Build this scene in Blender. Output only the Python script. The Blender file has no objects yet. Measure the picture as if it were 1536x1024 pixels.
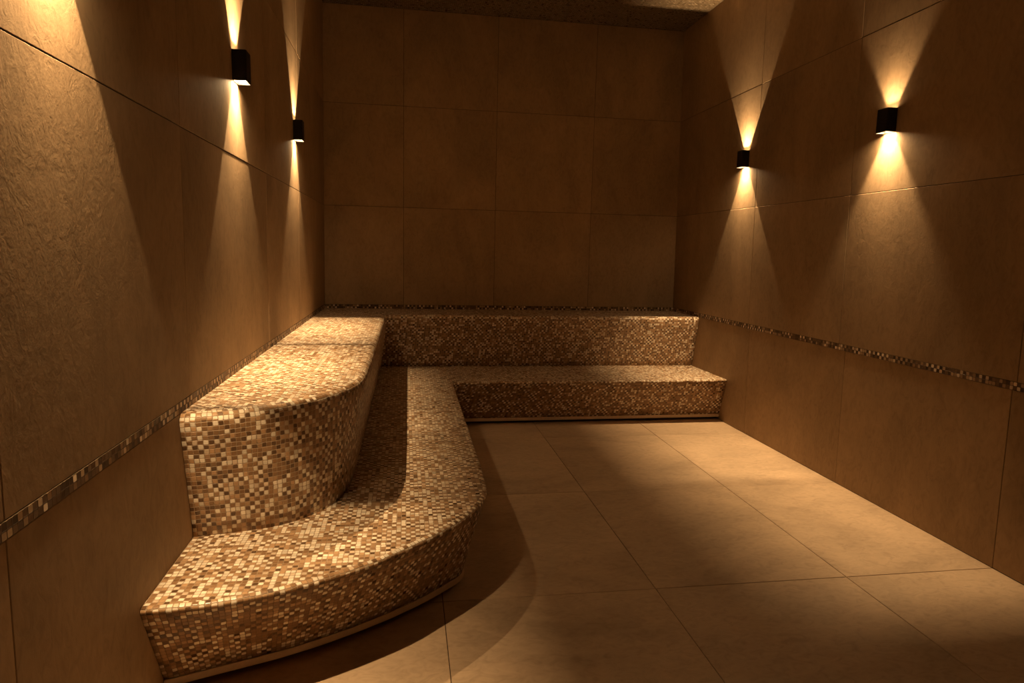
import bpy, bmesh, math, random
from mathutils import Vector, Matrix

random.seed(7)
SC = bpy.context.scene
COL = SC.collection

# ------------------------------------------------------------------ room dimensions (metres)
W, H = 3.12, 3.225          # width, height
YF = -6.35                  # wall behind the camera
LEAN_L, LEAN_R = 0.0068, -0.0158   # slight lean of the two long walls, per metre of height
Z0 = 0.78
Z_BAND0, Z_BAND1 = 0.770, 0.803
Z_ROW1, Z_ROW2 = 1.632, 2.4596
PITCH = 0.0158              # mosaic pitch

# ------------------------------------------------------------------ helpers
def link(o, parent=None):
    COL.objects.link(o)
    if parent:
        o.parent = parent
    return o

def mesh_obj(name, bm, mats, parent=None, smooth=False):
    me = bpy.data.meshes.new(name)
    bm.to_mesh(me); bm.free()
    for m in (mats if isinstance(mats, (list, tuple)) else [mats]):
        me.materials.append(m)
    if smooth:
        for p in me.polygons:
            p.use_smooth = True
    return link(bpy.data.objects.new(name, me), parent)

def tag(o, label=None, cat=None, group=None, kind=None):
    for k, v in (('label', label), ('category', cat), ('group', group), ('kind', kind)):
        if v:
            o[k] = v
    return o

def empty(name, loc, rz=0.0):
    o = bpy.data.objects.new(name, None)
    o.empty_display_size = 0.1
    o.location = loc; o.rotation_euler = (0, 0, rz)
    return link(o)

class NT:
    """small node helper"""
    def __init__(self, name):
        self.m = bpy.data.materials.new(name); self.m.use_nodes = True
        self.t = self.m.node_tree; self.t.nodes.clear()
        self.out = self.n('ShaderNodeOutputMaterial')
    def n(self, typ, **kw):
        nd = self.t.nodes.new(typ)
        for k, v in kw.items():
            setattr(nd, k, v)
        return nd
    def l(self, a, b):
        self.t.links.new(a, b)
    def math(self, op, a, b=None, c=None, clamp=False):
        nd = self.n('ShaderNodeMath', operation=op, use_clamp=clamp)
        for i, v in enumerate((a, b, c)):
            if v is None: continue
            if isinstance(v, (int, float)): nd.inputs[i].default_value = v
            else: self.l(v, nd.inputs[i])
        return nd.outputs[0]
    def vmath(self, op, a, b=None):
        nd = self.n('ShaderNodeVectorMath', operation=op)
        for i, v in enumerate((a, b)):
            if v is None: continue
            if isinstance(v, (tuple, list)): nd.inputs[i].default_value = v
            else: self.l(v, nd.inputs[i])
        return nd.outputs[0]
    def noise(self, vec, scale, detail=4, rough=0.55, dist=0.0):
        nd = self.n('ShaderNodeTexNoise')
        nd.inputs['Scale'].default_value = scale
        nd.inputs['Detail'].default_value = detail
        nd.inputs['Roughness'].default_value = rough
        nd.inputs['Distortion'].default_value = dist
        self.l(vec, nd.inputs['Vector'])
        return nd
    def ramp(self, fac, stops, interp='LINEAR'):
        nd = self.n('ShaderNodeValToRGB')
        nd.color_ramp.interpolation = interp
        els = nd.color_ramp.elements
        while len(els) < len(stops): els.new(0.5)
        for e, (p, c) in zip(els, stops):
            e.position = p; e.color = (*c, 1)
        self.l(fac, nd.inputs[0])
        return nd.outputs[0]
    def mix(self, fac, a, b, blend='MIX'):
        nd = self.n('ShaderNodeMix', data_type='RGBA', blend_type=blend)
        for i, v in ((0, fac), (6, a), (7, b)):
            if isinstance(v, (int, float)): nd.inputs[i].default_value = v
            elif isinstance(v, tuple): nd.inputs[i].default_value = (*v, 1)
            else: self.l(v, nd.inputs[i])
        return nd.outputs[2]
    def bsdf(self, color, rough=0.5, spec=0.5, normal=None):
        b = self.n('ShaderNodeBsdfPrincipled')
        if isinstance(color, tuple): b.inputs['Base Color'].default_value = (*color, 1)
        else: self.l(color, b.inputs['Base Color'])
        if isinstance(rough, (int, float)): b.inputs['Roughness'].default_value = rough
        else: self.l(rough, b.inputs['Roughness'])
        b.inputs['Specular IOR Level'].default_value = spec
        if normal is not None: self.l(normal, b.inputs['Normal'])
        self.l(b.outputs[0], self.out.inputs[0])
        return b

# ------------------------------------------------------------------ materials
WALL_COL = (0.36, 0.252, 0.152)
def stone_material(name, base, stretch, bump=0.6, rough=0.68):
    k = NT(name)
    co = k.n('ShaderNodeTexCoord').outputs['Object']
    isl = k.n('ShaderNodeNewGeometry').outputs['Random Per Island']
    off = k.n('ShaderNodeCombineXYZ')
    for i, s in enumerate((17.0, 31.0, 23.0)):
        k.l(k.math('MULTIPLY', isl, s), off.inputs[i])
    p = k.vmath('ADD', k.vmath('MULTIPLY', co, stretch), off.outputs[0])
    cloud = k.noise(p, 2.2, 6, 0.6, 0.8)
    fine = k.noise(p, 26.0, 5, 0.65, 1.6)
    grain = k.noise(p, 180.0, 3, 0.6)
    dark = tuple(c * 0.78 for c in base); light = tuple(min(1, c * 1.18) for c in base)
    c1 = k.ramp(cloud.outputs[0], [(0.30, dark), (0.52, base), (0.74, light)])
    c2 = k.ramp(fine.outputs[0], [(0.33, (0.80, 0.79, 0.78)), (0.5, (1, 1, 1)), (0.68, (1.12, 1.12, 1.12))])
    col = k.mix(0.7, c1, c2, 'MULTIPLY')
    tone = k.math('ADD', k.math('MULTIPLY', isl, 0.07), 0.965)
    tc = k.n('ShaderNodeCombineColor')
    for i in range(3): k.l(tone, tc.inputs[i])
    col = k.mix(1.0, col, tc.outputs[0], 'MULTIPLY')
    # sparse dark pinholes
    pit = k.n('ShaderNodeTexVoronoi'); pit.inputs['Scale'].default_value = 9.0
    k.l(co, pit.inputs['Vector'])
    pm = k.math('LESS_THAN', pit.outputs['Distance'], 0.018)
    col = k.mix(k.math('MULTIPLY', pm, 0.55), col, tuple(c * 0.35 for c in base))
    h = k.math('ADD', k.math('MULTIPLY', fine.outputs[0], 0.6), k.math('MULTIPLY', grain.outputs[0], 0.25))
    b = k.n('ShaderNodeBump'); b.inputs['Strength'].default_value = bump; b.inputs['Distance'].default_value = 0.0016
    k.l(h, b.inputs['Height'])
    k.bsdf(col, rough, 0.2, b.outputs[0])
    return k.m

def mosaic_material(name, stops, grout, pitch=PITCH, tilt=0.55, rough=(0.25, 0.5), spec=0.5, wob=0.10):
    k = NT(name)
    uv = k.n('ShaderNodeUVMap').outputs[0]
    s = k.vmath('MULTIPLY', uv, (1 / pitch, 1 / pitch, 0))
    wn = k.noise(s, 0.55, 2, 0.5)
    wobv = k.vmath('MULTIPLY', k.vmath('SUBTRACT', wn.outputs['Color'], (0.5, 0.5, 0.5)), (wob * 4, wob * 4, 0))
    s = k.vmath('ADD', s, wobv)
    cell = k.vmath('FLOOR', s)
    fr = k.vmath('SUBTRACT', k.vmath('FRACTION', s), (0.5, 0.5, 0))
    w1 = k.n('ShaderNodeTexWhiteNoise', noise_dimensions='2D'); k.l(cell, w1.inputs['Vector'])
    w2 = k.n('ShaderNodeTexWhiteNoise', noise_dimensions='2D'); k.l(k.vmath('ADD', cell, (137.3, 51.7, 0)), w2.inputs['Vector'])
    sep = k.n('ShaderNodeSeparateXYZ'); k.l(fr, sep.inputs[0])
    ax = k.math('ABSOLUTE', sep.outputs[0]); ay = k.math('ABSOLUTE', sep.outputs[1])
    # rounded square distance
    r = 0.19
    dx = k.math('MAXIMUM', k.math('SUBTRACT', ax, 0.5 - 0.055 - r), 0.0)
    dy = k.math('MAXIMUM', k.math('SUBTRACT', ay, 0.5 - 0.055 - r), 0.0)
    d = k.math('SQRT', k.math('ADD', k.math('MULTIPLY', dx, dx), k.math('MULTIPLY', dy, dy)))
    mr = k.n('ShaderNodeMapRange', interpolation_type='SMOOTHSTEP')
    k.l(d, mr.inputs[0])
    mr.inputs[1].default_value = r + 0.035; mr.inputs[2].default_value = r - 0.045
    mask = mr.outputs[0]
    sc_ = k.n('ShaderNodeSeparateXYZ'); k.l(cell, sc_.inputs[0])
    par = k.math('FLOORED_MODULO', k.math('ADD', sc_.outputs[0], sc_.outputs[1]), 2.0)
    pick = k.math('ADD', k.math('MULTIPLY', w1.outputs['Value'], 0.72), k.math('MULTIPLY', par, 0.28))   # sheets set so that light and dark tend to alternate
    tile = k.ramp(pick, stops, 'CONSTANT')
    sw = k.n('ShaderNodeSeparateColor'); k.l(w2.outputs['Color'], sw.inputs[0])
    var = k.math('ADD', k.math('MULTIPLY', sw.outputs[0], 0.34), 0.82)
    vc = k.n('ShaderNodeCombineColor')
    for i in range(3): k.l(var, vc.inputs[i])
    tile = k.mix(1.0, tile, vc.outputs[0], 'MULTIPLY')
    fine = k.noise(s, 3.0, 3, 0.6)
    tile = k.mix(0.35, tile, k.ramp(fine.outputs[0], [(0.3, (0.75, 0.75, 0.75)), (0.7, (1.15, 1.15, 1.15))]), 'MULTIPLY')
    col = k.mix(mask, grout, tile)
    tx = k.math('MULTIPLY', k.math('SUBTRACT', sw.outputs[1], 0.5), sep.outputs[0])
    ty = k.math('MULTIPLY', k.math('SUBTRACT', sw.outputs[2], 0.5), sep.outputs[1])
    t = k.math('MULTIPLY', k.math('ADD', tx, ty), tilt)
    lift = k.math('MULTIPLY', sw.outputs[0], 0.12)
    h = k.math('MULTIPLY', mask, k.math('ADD', k.math('ADD', t, lift), 0.35))
    h = k.math('ADD', h, k.math('MULTIPLY', fine.outputs[0], 0.05))
    b = k.n('ShaderNodeBump'); b.inputs['Strength'].default_value = 0.8; b.inputs['Distance'].default_value = 0.0042
    k.l(h, b.inputs['Height'])
    rg = k.math('ADD', k.math('MULTIPLY', w2.outputs['Value'], rough[1] - rough[0]), rough[0])
    rg = k.math('MAXIMUM', rg, k.math('MULTIPLY', k.math('SUBTRACT', 1.0, mask), 0.8))
    k.bsdf(col, rg, spec, b.outputs[0])
    return k.m

def plain(name, col, rough=0.5, spec=0.4, metallic=0.0, nscale=60, namt=0.12):
    k = NT(name)
    co = k.n('ShaderNodeTexCoord').outputs['Object']
    nz = k.noise(co, nscale, 3)
    c = k.mix(namt, col, k.ramp(nz.outputs[0], [(0.3, tuple(v * 0.5 for v in col)), (0.7, tuple(min(1, v * 1.5) for v in col))]))
    b = k.bsdf(c, rough, spec)
    b.inputs['Metallic'].default_value = metallic
    return k.m

def emitter(name, col, strength):
    k = NT(name)
    e = k.n('ShaderNodeEmission'); e.inputs[0].default_value = (*col, 1); e.inputs[1].default_value = strength
    k.l(e.outputs[0], k.out.inputs[0])
    return k.m

M_WALL = stone_material('taupe_wall_tile', WALL_COL, (1.0, 1.0, 0.55))
M_FLOOR = stone_material('taupe_floor_tile', (0.50, 0.37, 0.25), (0.6, 1.0, 1.0), 0.25, 0.5)
M_GROUT = plain('dark_grout', (0.06, 0.042, 0.028), 0.9, 0.1)
TILES = [(0.0, (0.125, 0.068, 0.032)), (0.22, (0.25, 0.142, 0.068)), (0.40, (0.42, 0.26, 0.14)), (0.53, (0.80, 0.71, 0.58)), (0.86, (0.66, 0.52, 0.38))]
def mixed(shares):
    cols = [c for _, c in TILES]; p = 0.0; out = []
    for c, sh in zip(cols, shares):
        out.append((p, c)); p += sh
    return out
M_MOSAIC = mosaic_material('beige_brown_mosaic', mixed((0.10, 0.26, 0.16, 0.34, 0.14)), (0.36, 0.26, 0.165))
# the riser sheets carry fewer cream pieces than the seat tops
M_RISER_LOW = mosaic_material('brown_beige_riser_mosaic', mixed((0.26, 0.26, 0.15, 0.23, 0.10)), (0.24, 0.16, 0.095))
M_RISER_HIGH = mosaic_material('beige_riser_mosaic', mixed((0.28, 0.22, 0.14, 0.24, 0.12)), (0.40, 0.29, 0.19))
M_BORDER = mosaic_material('border_mosaic', pitch=0.0165, stops= [(0.0, (0.08, 0.048, 0.026)), (0.34, (0.17, 0.105, 0.058)), (0.55, (0.42, 0.29, 0.175)), (0.76, (0.78, 0.64, 0.48))],
                           grout=(0.13, 0.088, 0.052), wob=0.0, spec=0.25, rough=(0.4, 0.6))
M_CEIL = mosaic_material('ceiling_mosaic', [(0.0, (0.15, 0.105, 0.06)), (0.45, (0.2, 0.145, 0.09)), (0.85, (0.32, 0.25, 0.17))],
                         (0.12, 0.085, 0.05), tilt=1.3)
M_TRIM = plain('beige_edge_strip', (0.66, 0.51, 0.36), 0.45, 0.4)
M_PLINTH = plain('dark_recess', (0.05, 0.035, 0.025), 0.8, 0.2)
M_BLACK = plain('black_powder_coat', (0.012, 0.010, 0.009), 0.6, 0.25, 0.0, 300, 0.3)

# ------------------------------------------------------------------ tiled walls and floor: every wall is one mesh of separate slabs on a backing
GAP, BEV = 0.0026, 0.0012
def slab(bm, corners, n, lip=0.0, mat=0):
    """raised tile: corners (4, counter-clockwise seen from n), bevelled edge, skirt going back"""
    c = sum(corners, Vector()) / 4
    def inset(p, d):
        a = (p - c)
        e1 = (corners[1] - corners[0]).normalized(); e2 = (corners[3] - corners[0]).normalized()
        return p - e1 * d * (1 if a.dot(e1) > 0 else -1) - e2 * d * (1 if a.dot(e2) > 0 else -1)
    back = [bm.verts.new(inset(p, GAP / 2) - n * 0.004) for p in corners]
    low = [bm.verts.new(inset(p, GAP / 2) + n * (lip - BEV)) for p in corners]
    top = [bm.verts.new(inset(p, GAP / 2 + BEV) + n * lip) for p in corners]
    f = [bm.faces.new(top)]
    for i in range(4):
        j = (i + 1) % 4
        f.append(bm.faces.new((low[i], low[j], top[j], top[i])))
        f.append(bm.faces.new((back[i], back[j], low[j], low[i])))
    for x in f: x.material_index = mat

def backing(bm, corners, n, depth=0.12, mat=1):
    a = [bm.verts.new(p - n * 0.003) for p in corners]
    b = [bm.verts.new(p - n * depth) for p in corners]
    f = [bm.faces.new(a), bm.faces.new(b[::-1])]
    for i in range(4):
        j = (i + 1) % 4
        f.append(bm.faces.new((b[i], b[j], a[j], a[i])))
    for x in f: x.material_index = mat

def tiled(name, rects, full, place, n, m, lips=None):
    bm = bmesh.new()
    for i, (u0, v0, u1, v1) in enumerate(rects):
        lip = lips[i] if lips else random.uniform(-0.0003, 0.0003)
        slab(bm, [place(u0, v0), place(u1, v0), place(u1, v1), place(u0, v1)], n, lip)
    u0, v0, u1, v1 = full
    backing(bm, [place(u0, v0), place(u1, v0), place(u1, v1), place(u0, v1)], n)
    bmesh.ops.recalc_face_normals(bm, faces=bm.faces[:])
    o = mesh_obj(name, bm, [m, M_GROUT])
    o['kind'] = 'structure'
    return o

def grid_rects(us, vs):
    return [(us[i], vs[j], us[i + 1], vs[j + 1]) for j in range(len(vs) - 1) for i in range(len(us) - 1)]

xl = lambda z: LEAN_L * (z - Z0)
xr = lambda z: W + LEAN_R * (z - Z0)
YJ_L = [YF, -5.60, -4.573, -3.584, -2.332, -1.352, 0.0]
YJ_L_LOW = [YF, -5.60, -4.573, -3.584, -2.332, -1.352, 0.0]
YJ_R_UP = [YF, -5.55, -4.52, -3.51, -2.390, -1.374, 0.0]
YJ_R_LOW = [YF, -5.58, -4.54, -3.492, -2.447, -1.395, -0.35, 0.0]
ROWS_UP = [Z_BAND1, Z_ROW1, Z_ROW2, H]

# left wall (u runs towards the camera so that u x v points into the room)
nl = Vector((1, 0, -LEAN_L)).normalized()
pl = lambda u, v: Vector((xl(v), -u, v))
rl = [(-b, v0, -a, v1) for (a, v0, b, v1) in grid_rects(YJ_L, ROWS_UP)] + \
     [(-b, v0, -a, v1) for (a, v0, b, v1) in grid_rects(YJ_L_LOW, [0.0, Z_BAND0])]
random.seed(3)
lips_l = [random.uniform(-0.0002, 0.0003) for _ in rl]
for i, (u0, v0, u1, v1) in enumerate(rl):       # the slab under the middle lamp sits a little proud, its upper neighbour back
    if abs(v1 - Z_ROW1) < 1e-3 and abs(u1 - 3.584) < 1e-3: lips_l[i] = -0.0009
tiled('wall_left', rl, (0.0, 0.0, -YF, H), pl, nl, M_WALL, lips_l)
# right wall
nr = Vector((-1, 0, LEAN_R)).normalized()
pr = lambda u, v: Vector((xr(v), u, v))
rr = grid_rects(YJ_R_UP, ROWS_UP) + grid_rects(YJ_R_LOW, [0.0, Z_BAND0])
lips_r = [random.uniform(-0.0002, 0.0003) for _ in rr]
for i, (u0, v0, u1, v1) in enumerate(rr):
    if abs(v1 - Z_ROW1) < 1e-3: lips_r[i] = 0.0007
tiled('wall_right', rr, (YF, 0.0, 0.0, H), pr, nr, M_WALL, lips_r)
# back wall
pb = lambda u, v: Vector((u, 0.0, v))
XJ_B = [0.0, 0.660, 1.445, 2.302, W]
rb = grid_rects(XJ_B, ROWS_UP) + grid_rects(XJ_B, [0.0, Z_BAND0])
tiled('wall_back', rb, (-0.02, 0.0, W + 0.03, H), pb, Vector((0, -1, 0)), M_WALL)
# wall behind the camera
pf = lambda u, v: Vector((W - u, YF, v))
tiled('wall_front', grid_rects([0.0, 0.66, 1.46, 2.26, W], [0.0, Z_BAND0, Z_ROW1, Z_ROW2, H]), (-0.03, 0.0, W + 0.02, H), pf, Vector((0, 1, 0)), M_WALL)
# floor
XJ_F = [-0.006, 0.814, 1.636, 2.451, W + 0.013]
tiled('floor', grid_rects(XJ_F, YJ_R_LOW), (-0.02, YF, W + 0.03, 0.0), lambda u, v: Vector((u, v, 0.0)), Vector((0, 0, 1)), M_FLOOR)

# ceiling: mosaic sheet
bm = bmesh.new()
uvl = bm.loops.layers.uv.new('UVMap')
a = [bm.verts.new(p) for p in ((-0.03, YF, H), (-0.03, 0.0, H), (W + 0.03, 0.0, H), (W + 0.03, YF, H))]
b = [bm.verts.new(v.co + Vector((0, 0, 0.12))) for v in a]
fs = [bm.faces.new(a), bm.faces.new(b[::-1])] + [bm.faces.new((a[i], b[i], b[(i + 1) % 4], a[(i + 1) % 4])) for i in range(4)]
for f in fs:
    for lp in f.loops: lp[uvl].uv = lp.vert.co.xy
bmesh.ops.recalc_face_normals(bm, faces=bm.faces[:])
tag(mesh_obj('ceiling', bm, M_CEIL), kind='structure')

# mosaic border strips let into the walls, standing a few millimetres proud
def border(name, place, n, u0, u1):
    bm = bmesh.new(); uvl = bm.loops.layers.uv.new('UVMap')
    zs = [(Z_BAND0, -0.003, 0.0), (Z_BAND0, 0.0004, 0.03), (Z_BAND0 + 0.0009, 0.0012, 0.08), (Z_BAND1 - 0.0009, 0.0012, 1.92), (Z_BAND1, 0.0004, 1.97), (Z_BAND1, -0.003, 1.99)]
    L = abs(u1 - u0)
    rows = [[bm.verts.new(place(u, z) + n * d) for u in (u0, u1)] for z, d, _ in zs]
    for i in range(len(zs) - 1):
        f = bm.faces.new((rows[i][0], rows[i][1], rows[i + 1][1], rows[i + 1][0]))
        for lp, (q, r) in zip(f.loops, ((0, i), (1, i), (1, i + 1), (0, i + 1))):
            lp[uvl].uv = (q * L, zs[r][2] * 0.0165)
    o = mesh_obj(name, bm, M_BORDER); o['kind'] = 'structure'
    return o
border('trim_1', pl, nl, 0.0, -YF)
border('trim_2', pb, Vector((0, -1, 0)), 0.0, W)
border('trim_3', pr, nr, YF, 0.0)

# ------------------------------------------------------------------ benches
def catmull(pts, n=8):
    P = [Vector(p) for p in pts]
    P = [P[0] * 2 - P[1]] + P + [P[-1] * 2 - P[-2]]
    out = []
    for i in range(1, len(P) - 2):
        for k in range(n):
            t = k / n
            out.append(0.5 * ((2 * P[i]) + (P[i + 1] - P[i - 1]) * t + (2 * P[i - 1] - 5 * P[i] + 4 * P[i + 1] - P[i + 2]) * t * t
                              + (-P[i - 1] + 3 * P[i] - 3 * P[i + 1] + P[i + 2]) * t ** 3))
    out.append(P[-2])
    return out

def line(a, b, n):
    a, b = Vector(a), Vector(b)
    return [a.lerp(b, i / n) for i in range(n + 1)]

def resample(P, n):
    L = [0.0]
    for i in range(1, len(P)): L.append(L[-1] + (P[i] - P[i - 1]).length)
    out = []; j = 0
    for k in range(n + 1):
        s = L[-1] * k / n
        while j < len(P) - 2 and L[j + 1] < s: j += 1
        d = L[j + 1] - L[j]
        out.append(P[j].lerp(P[j + 1], 0 if d < 1e-9 else (s - L[j]) / d))
    return out

def bench_mesh(T, B, zt, zb, r, rim, tail, name, mats, parent):
    """T, B: plan lines of the nosing and of the foot of the front face, station by station.
    Front face, rounded nosing and rim follow the line; the flat top inside is laid on a square grid."""
    N = len(T)
    nrm = []
    for i in range(N):
        t = (T[min(i + 1, N - 1)] - T[max(i - 1, 0)]).normalized()
        nrm.append(Vector((t.y, -t.x)))
    nrm[0] = Vector((0, -1)); nrm[-1] = Vector((0, -1))
    arc = [0.0]
    for i in range(1, N): arc.append(arc[-1] + (T[i] - T[i - 1]).length)
    bm = bmesh.new(); uvl = bm.loops.layers.uv.new('UVMap')
    K = 5
    grid = []; vv = []
    for i in range(N):
        col = []; prof = []
        p, n = T[i], nrm[i]
        prof.append((p - n * (r + rim), zt))
        for k in range(K + 1):
            a = math.pi / 2 * (1 - k / K)
            prof.append((p - n * r * (1 - math.cos(a)), zt - r + r * math.sin(a)))
        lo0 = Vector((p.x, p.y)); lo1 = B[i]
        for k in range(1, 9):
            t = k / 8
            prof.append((lo0.lerp(lo1, t), (zt - r) + (zb - zt + r) * t))
        s = 0.0; row = []
        for k, (q, z) in enumerate(prof):
            if k:
                q0, z0 = prof[k - 1]
                s += math.sqrt((q - q0).length_squared + (z - z0) ** 2)
            row.append(s); col.append(bm.verts.new((q.x, q.y, z)))
        prof_end = B[i] - n * 0.05
        grid.append(col); vv.append(row)
    M = len(grid[0])
    for i in range(N - 1):
        for k in range(M - 1):
            f = bm.faces.new((grid[i][k], grid[i][k + 1], grid[i + 1][k + 1], grid[i + 1][k]))
            f.smooth = True
            f.material_index = 1 if k >= K else 0
            for lp, (a, c) in zip(f.loops, ((i, k), (i, k + 1), (i + 1, k + 1), (i + 1, k))):
                lp[uvl].uv = (arc[a] + 3.7, vv[a][c])
    # top
    rimv = [c[0] for c in grid]
    tv = [bm.verts.new((p[0], p[1], zt)) for p in tail]
    f = bm.faces.new(rimv + tv)
    for lp in f.loops: lp[uvl].uv = (lp.vert.co.x, lp.vert.co.y)
    # underside
    bot = [c[-1] for c in grid]
    bv = [bm.verts.new((p[0], p[1], zb)) for p in tail]
    g = bm.faces.new((bot + bv)[::-1])
    for lp in g.loops: lp[uvl].uv = (lp.vert.co.x, lp.vert.co.y)
    # closing faces against the walls
    tri = bmesh.ops.triangulate(bm, faces=[f, g])
    ends = [rimv[-1]] + tv + [rimv[0]]
    loopT = ends; loopB = [bot[-1]] + bv + [bot[0]]
    for i in range(1, len(tv)):
        q = bm.faces.new((tv[i - 1], tv[i], bv[i], bv[i - 1]))
    bm.faces.new([c for c in grid[-1]] + [bv[0], tv[0]])
    bm.faces.new([c for c in grid[0]][::-1] + [tv[-1], bv[-1]])
    bmesh.ops.recalc_face_normals(bm, faces=bm.faces[:])
    return mesh_obj(name, bm, mats, parent)

def strip_mesh(P, nrm_off, z0, z1, th, name, mat, parent):
    """band of constant height following plan line P, thickness th inwards"""
    N = len(P); bm = bmesh.new()
    ring = []
    for i in range(N):
        t = (P[min(i + 1, N - 1)] - P[max(i - 1, 0)]).normalized()
        n = Vector((t.y, -t.x))
        if i in (0, N - 1): n = Vector((0, -1))
        o = P[i] + n * nrm_off; q = o - n * th
        c = 0.0015
        ring.append([bm.verts.new(v) for v in ((o.x, o.y, z0 + c), (o.x, o.y, z1 - c), (o.x - n.x * c, o.y - n.y * c, z1), (q.x, q.y, z1), (q.x, q.y, z0), (o.x - n.x * c, o.y - n.y * c, z0))])
    for i in range(N - 1):
        for k in range(6):
            bm.faces.new((ring[i][k], ring[i][(k + 1) % 6], ring[i + 1][(k + 1) % 6], ring[i + 1][k]))
    bm.faces.new(ring[0]); bm.faces.new(ring[-1][::-1])
    bmesh.ops.recalc_face_normals(bm, faces=bm.faces[:])
    return mesh_obj(name, bm, mat, parent)

V2 = lambda p: Vector((p[0], p[1]))
def fillet(c, r, a0, a1, n=6):
    return [Vector((c[0] + r * math.cos(a0 + (a1 - a0) * i / n), c[1] + r * math.sin(a0 + (a1 - a0) * i / n))) for i in range(n + 1)]

NF, NS, NC, NB = 60, 60, 8, 60
ZS, ZU = 0.340, 0.770
# lower step: nosing line
XT, YT = 1.014, -1.105
front = resample(catmull([(-0.0015, -4.045), (0.155, -4.034), (0.30, -3.995), (0.44, -3.932), (0.582, -3.846), (0.680, -3.760), (0.785, -3.660),
                          (0.885, -3.540), (0.962, -3.400), (0.998, -3.27), (1.006, -3.12), (1.010, -2.95)]), NF)
rf = 0.035
T_low = front + line((1.010, -2.95), (XT, YT - rf), NS)[1:] + fillet((XT + rf, YT - rf), rf, math.pi, math.pi / 2, NC)[1:] + line((XT + rf, YT), (3.126, YT + 0.005), NB)[1:]
bfront = resample(catmull([(-0.003, -3.903), (0.128, -3.858), (0.338, -3.781), (0.53, -3.679), (0.703, -3.559), (0.838, -3.436), (0.890, -3.372),
                           (0.906, -3.28), (0.908, -3.12), (0.908, -2.95)]), NF)
XB, YB = 0.908, -1.005
B_low = bfront + line((0.908, -2.95), (XB, YB - rf), NS)[1:] + fillet((XB + rf, YB - rf), rf, math.pi, math.pi / 2, NC)[1:] + line((XB + rf, YB), (3.131, YB + 0.01), NB)[1:]
step = empty('tiled_bench', (0.0, 0.0, 0.0))
tag(step, 'low mosaic tiled bench step curving out from the left wall over the floor', 'bench')
bench_mesh(T_low, B_low, ZS, 0.045, 0.014, 0.004, [(3.126, -0.004), (-0.0015, -0.004)], 'seat_block', [M_MOSAIC, M_RISER_LOW], step)
s = strip_mesh(B_low, 0.004, 0.021, 0.0445, 0.012, 'edging_strip', M_TRIM, step)
s['label'] = 'plain pale beige strip along the foot of the step'
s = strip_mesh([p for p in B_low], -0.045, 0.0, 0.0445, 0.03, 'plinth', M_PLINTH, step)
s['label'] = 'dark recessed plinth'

# upper bench standing on the step, along the left and back walls
nose = resample(catmull([(0.0015, -3.695), (0.094, -3.680), (0.187, -3.640), (0.27, -3.585), (0.358, -3.503), (0.431, -3.385), (0.490, -3.235),
                         (0.514, -3.08), (0.519, -2.85), (0.521, -2.65)]), NF)
XU, YU = 0.526, -0.555
T_up = nose + line((0.521, -2.65), (XU, YU - 0.02), NS)[1:] + fillet((XU + 0.02, YU - 0.02), 0.02, math.pi, math.pi / 2, 4)[1:] + line((XU + 0.02, YU), (3.119, YU - 0.008), NB)[1:]
unose = resample(catmull([(-0.001, -3.604), (0.105, -3.586), (0.224, -3.553), (0.301, -3.508), (0.378, -3.424), (0.430, -3.318), (0.455, -3.19),
                          (0.464, -3.03), (0.467, -2.82), (0.468, -2.65)]), NF)
XV, YV = 0.482, -0.432
B_up = unose + line((0.468, -2.65), (XV, YV - 0.02), NS)[1:] + fillet((XV + 0.02, YV - 0.02), 0.02, math.pi, math.pi / 2, 4)[1:] + line((XV + 0.02, YV), (3.126, YV - 0.025), NB)[1:]
up = empty('raised_bench', (0.0, 0.0, ZS))
tag(up, 'high mosaic bench with rounded nose, standing on the low step along two walls', 'bench')
o = bench_mesh(T_up, B_up, ZU, ZS, 0.030, 0.004, [(3.119, -0.004), (0.0015, -0.004)], 'bench_block', [M_MOSAIC, M_RISER_HIGH], up)
o.location.z = -ZS

# ------------------------------------------------------------------ wall lamps
LAMP_COL = (1.0, 0.645, 0.31)
HW, PR, LH = 0.040, 0.054, 0.116     # half width, projection, height
AX, APX, APH, SX = 0.023, 0.0092, 0.0189, 0.018              # aperture centre out from the wall, half size
SRC = 0.0465                          # light source set back behind the aperture

def housing_mesh():
    """rectangular tube with rounded front corners, open at both ends, closed back, baffle in the middle"""
    bm = bmesh.new()
    c = 0.006
    outer = [(0.0, -HW), (PR - c, -HW), (PR - c * .3, -HW + c * .3), (PR, -HW + c), (PR, HW - c), (PR - c * .3, HW - c * .3), (PR - c, HW), (0.0, HW)]
    t = 0.0035
    inner = [(t, -HW + t), (PR - c, -HW + t), (PR - t - .0005, -HW + t + .0005), (PR - t, -HW + c), (PR - t, HW - c), (PR - t - .0005, HW - t - .0005), (PR - c, HW - t), (t, HW - t)]
    zb, zt = -LH / 2, LH / 2
    N = len(outer)
    R = {}
    for key, loop, z in (('ob', outer, zb), ('ot', outer, zt), ('ib', inner, zb), ('it', inner, zt), ('ibd', inner, zb + 0.052), ('itd', inner, zt - 0.052)):
        R[key] = [bm.verts.new((x, y, z)) for x, y in loop]
    def bridge(a, b):
        for i in range(N):
            j = (i + 1) % N
            bm.faces.new((R[a][i], R[a][j], R[b][j], R[b][i]))
    bridge('ob', 'ot'); bridge('ob', 'ib'); bridge('ot', 'it'); bridge('ib', 'ibd'); bridge('it', 'itd')
    bm.faces.new(R['ibd']); bm.faces.new(R['itd'])
    bmesh.ops.recalc_face_normals(bm, faces=bm.faces[:])
    return bm

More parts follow.
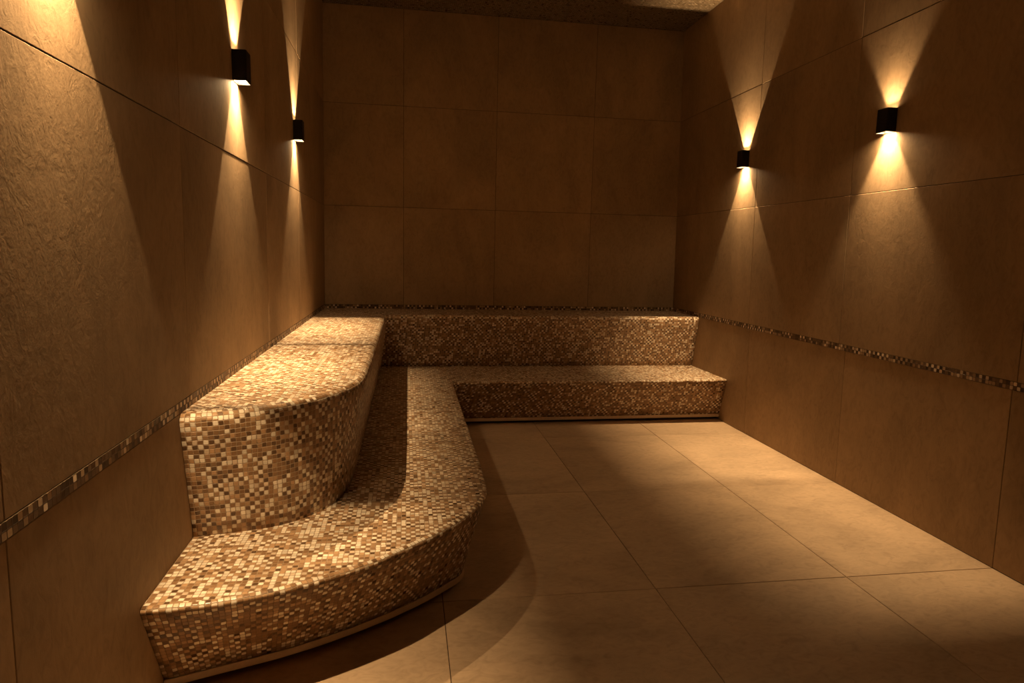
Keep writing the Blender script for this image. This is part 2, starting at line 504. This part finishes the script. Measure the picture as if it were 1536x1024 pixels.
def lens_mesh(sign):
    """square diffuser plate with the light opening in its middle; set just inside the housing's end"""
    bm = bmesh.new()
    z = sign * (LH / 2 - 0.0140)
    t = 0.0037
    o = [(t, -HW + t), (PR - t, -HW + t), (PR - t, HW - t), (t, HW - t)]
    i_ = [(AX - APX, -APH), (AX + APX, -APH), (AX + APX, APH), (AX - APX, APH)]
    th = -sign * 0.002
    vo = [bm.verts.new((x, y, z)) for x, y in o]; vi = [bm.verts.new((x, y, z)) for x, y in i_]
    wo = [bm.verts.new((x, y, z + th)) for x, y in o]; wi = [bm.verts.new((x, y, z + th)) for x, y in i_]
    for k in range(4):
        j = (k + 1) % 4
        f = bm.faces.new((vo[k], vo[j], vi[j], vi[k])); f.material_index = 0
        for q in ((wo[k], wi[k], wi[j], wo[j]), (vi[k], vi[j], wi[j], wi[k]), (vo[k], wo[k], wo[j], vo[j])):
            bm.faces.new(q).material_index = 1
    bmesh.ops.recalc_face_normals(bm, faces=bm.faces[:])
    return bm

P_MAIN, G_DOWN, G_UP = 21.5, 420.0, 34.0
M_GLOW = {-1: emitter('warm_lens_glow', LAMP_COL, G_DOWN), 1: emitter('warm_lens_glow_upper', LAMP_COL, G_UP)}
HOUSE = housing_mesh(); hm = bpy.data.meshes.new('lamp_housing'); HOUSE.to_mesh(hm); HOUSE.free(); hm.materials.append(M_BLACK)
LM = {}
for sgn in (-1, 1):
    b_ = lens_mesh(sgn); m_ = bpy.data.meshes.new('lens'); b_.to_mesh(m_); b_.free()
    m_.materials.append(M_GLOW[sgn]); m_.materials.append(M_BLACK); LM[sgn] = m_

def wall_lamp(y, side, label, p_down=1.0, p_up=1.0, blur=0.0016):
    z = 1.978
    if side == 'left': loc, rz = (xl(z), y, z), 0.0
    else: loc, rz = (xr(z), y, z), math.pi
    t = empty('wall_lamp', loc, rz)
    tag(t, label, 'lamp', 'black up and down wall lamps')
    link(bpy.data.objects.new('housing', hm), t)
    for sgn, p in ((-1, p_down), (1, p_up)):
        link(bpy.data.objects.new('lens', LM[sgn]), t)
        L = bpy.data.lights.new('lamp_bulb', 'AREA')
        L.shape = 'RECTANGLE'; L.size = 0.011; L.size_y = blur; L.spread = math.radians(122)
        L.energy = P_MAIN * p; L.color = LAMP_COL
        lo = bpy.data.objects.new('bulb', L); link(lo, t)
        lo.location = (SX, 0, sgn * (LH / 2 - SRC)); lo.rotation_euler = (0 if sgn < 0 else math.pi, 0, 0)
    return t

wall_lamp(-4.325, 'left', 'black wall lamp on the left wall nearest the viewer, casting the widest light pool', 1.0, 0.85)
wall_lamp(-2.903, 'left', 'black up and down wall lamp on the left wall, the larger one in view')
wall_lamp(-1.478, 'left', 'black up and down wall lamp on the left wall, close to the back corner')
wall_lamp(-1.213, 'right', 'small black up and down wall lamp on the right wall, close to the back corner', 0.92, 0.92)
wall_lamp(-2.662, 'right', 'larger black up and down wall lamp on the right wall with a weaker upper beam', 1.0, 0.3, 0.006)

# ------------------------------------------------------------------ world, camera, view
w = bpy.data.worlds.new('World'); SC.world = w; w.use_nodes = True
w.node_tree.nodes['Background'].inputs[0].default_value = (0, 0, 0, 1)

cam = bpy.data.cameras.new('camera'); co = bpy.data.objects.new('camera', cam); COL.objects.link(co)
cam.sensor_width = 36.0; cam.lens = 988.281 / 1536 * 36.0; cam.clip_start = 0.02
yaw, pit, rol = (math.radians(v) for v in (9.2515, -7.7484, 1.3226))
fwd = Vector((math.sin(yaw) * math.cos(pit), math.cos(yaw) * math.cos(pit), math.sin(pit)))
rgt = Vector((math.cos(yaw), -math.sin(yaw), 0)); upv = rgt.cross(fwd)
r2 = rgt * math.cos(rol) + upv * math.sin(rol); u2 = -rgt * math.sin(rol) + upv * math.cos(rol)
m = Matrix((r2, u2, -fwd)).transposed().to_4x4()
m.translation = Vector((0.5214, -4.4394, 0.9847)) * 1.3
co.matrix_world = m
SC.camera = co

vs = SC.view_settings
SC.display_settings.display_device = 'sRGB'
vs.view_transform = 'Standard'; vs.look = 'None'; vs.gamma = 1.0; vs.use_curve_mapping = False
vs.exposure = 0.0
cy = SC.cycles
cy.max_bounces = 14; cy.diffuse_bounces = 8; cy.glossy_bounces = 4
cy.use_denoising = True
cy.sample_clamp_indirect = 3.0
cy.caustics_reflective = False; cy.caustics_refractive = False
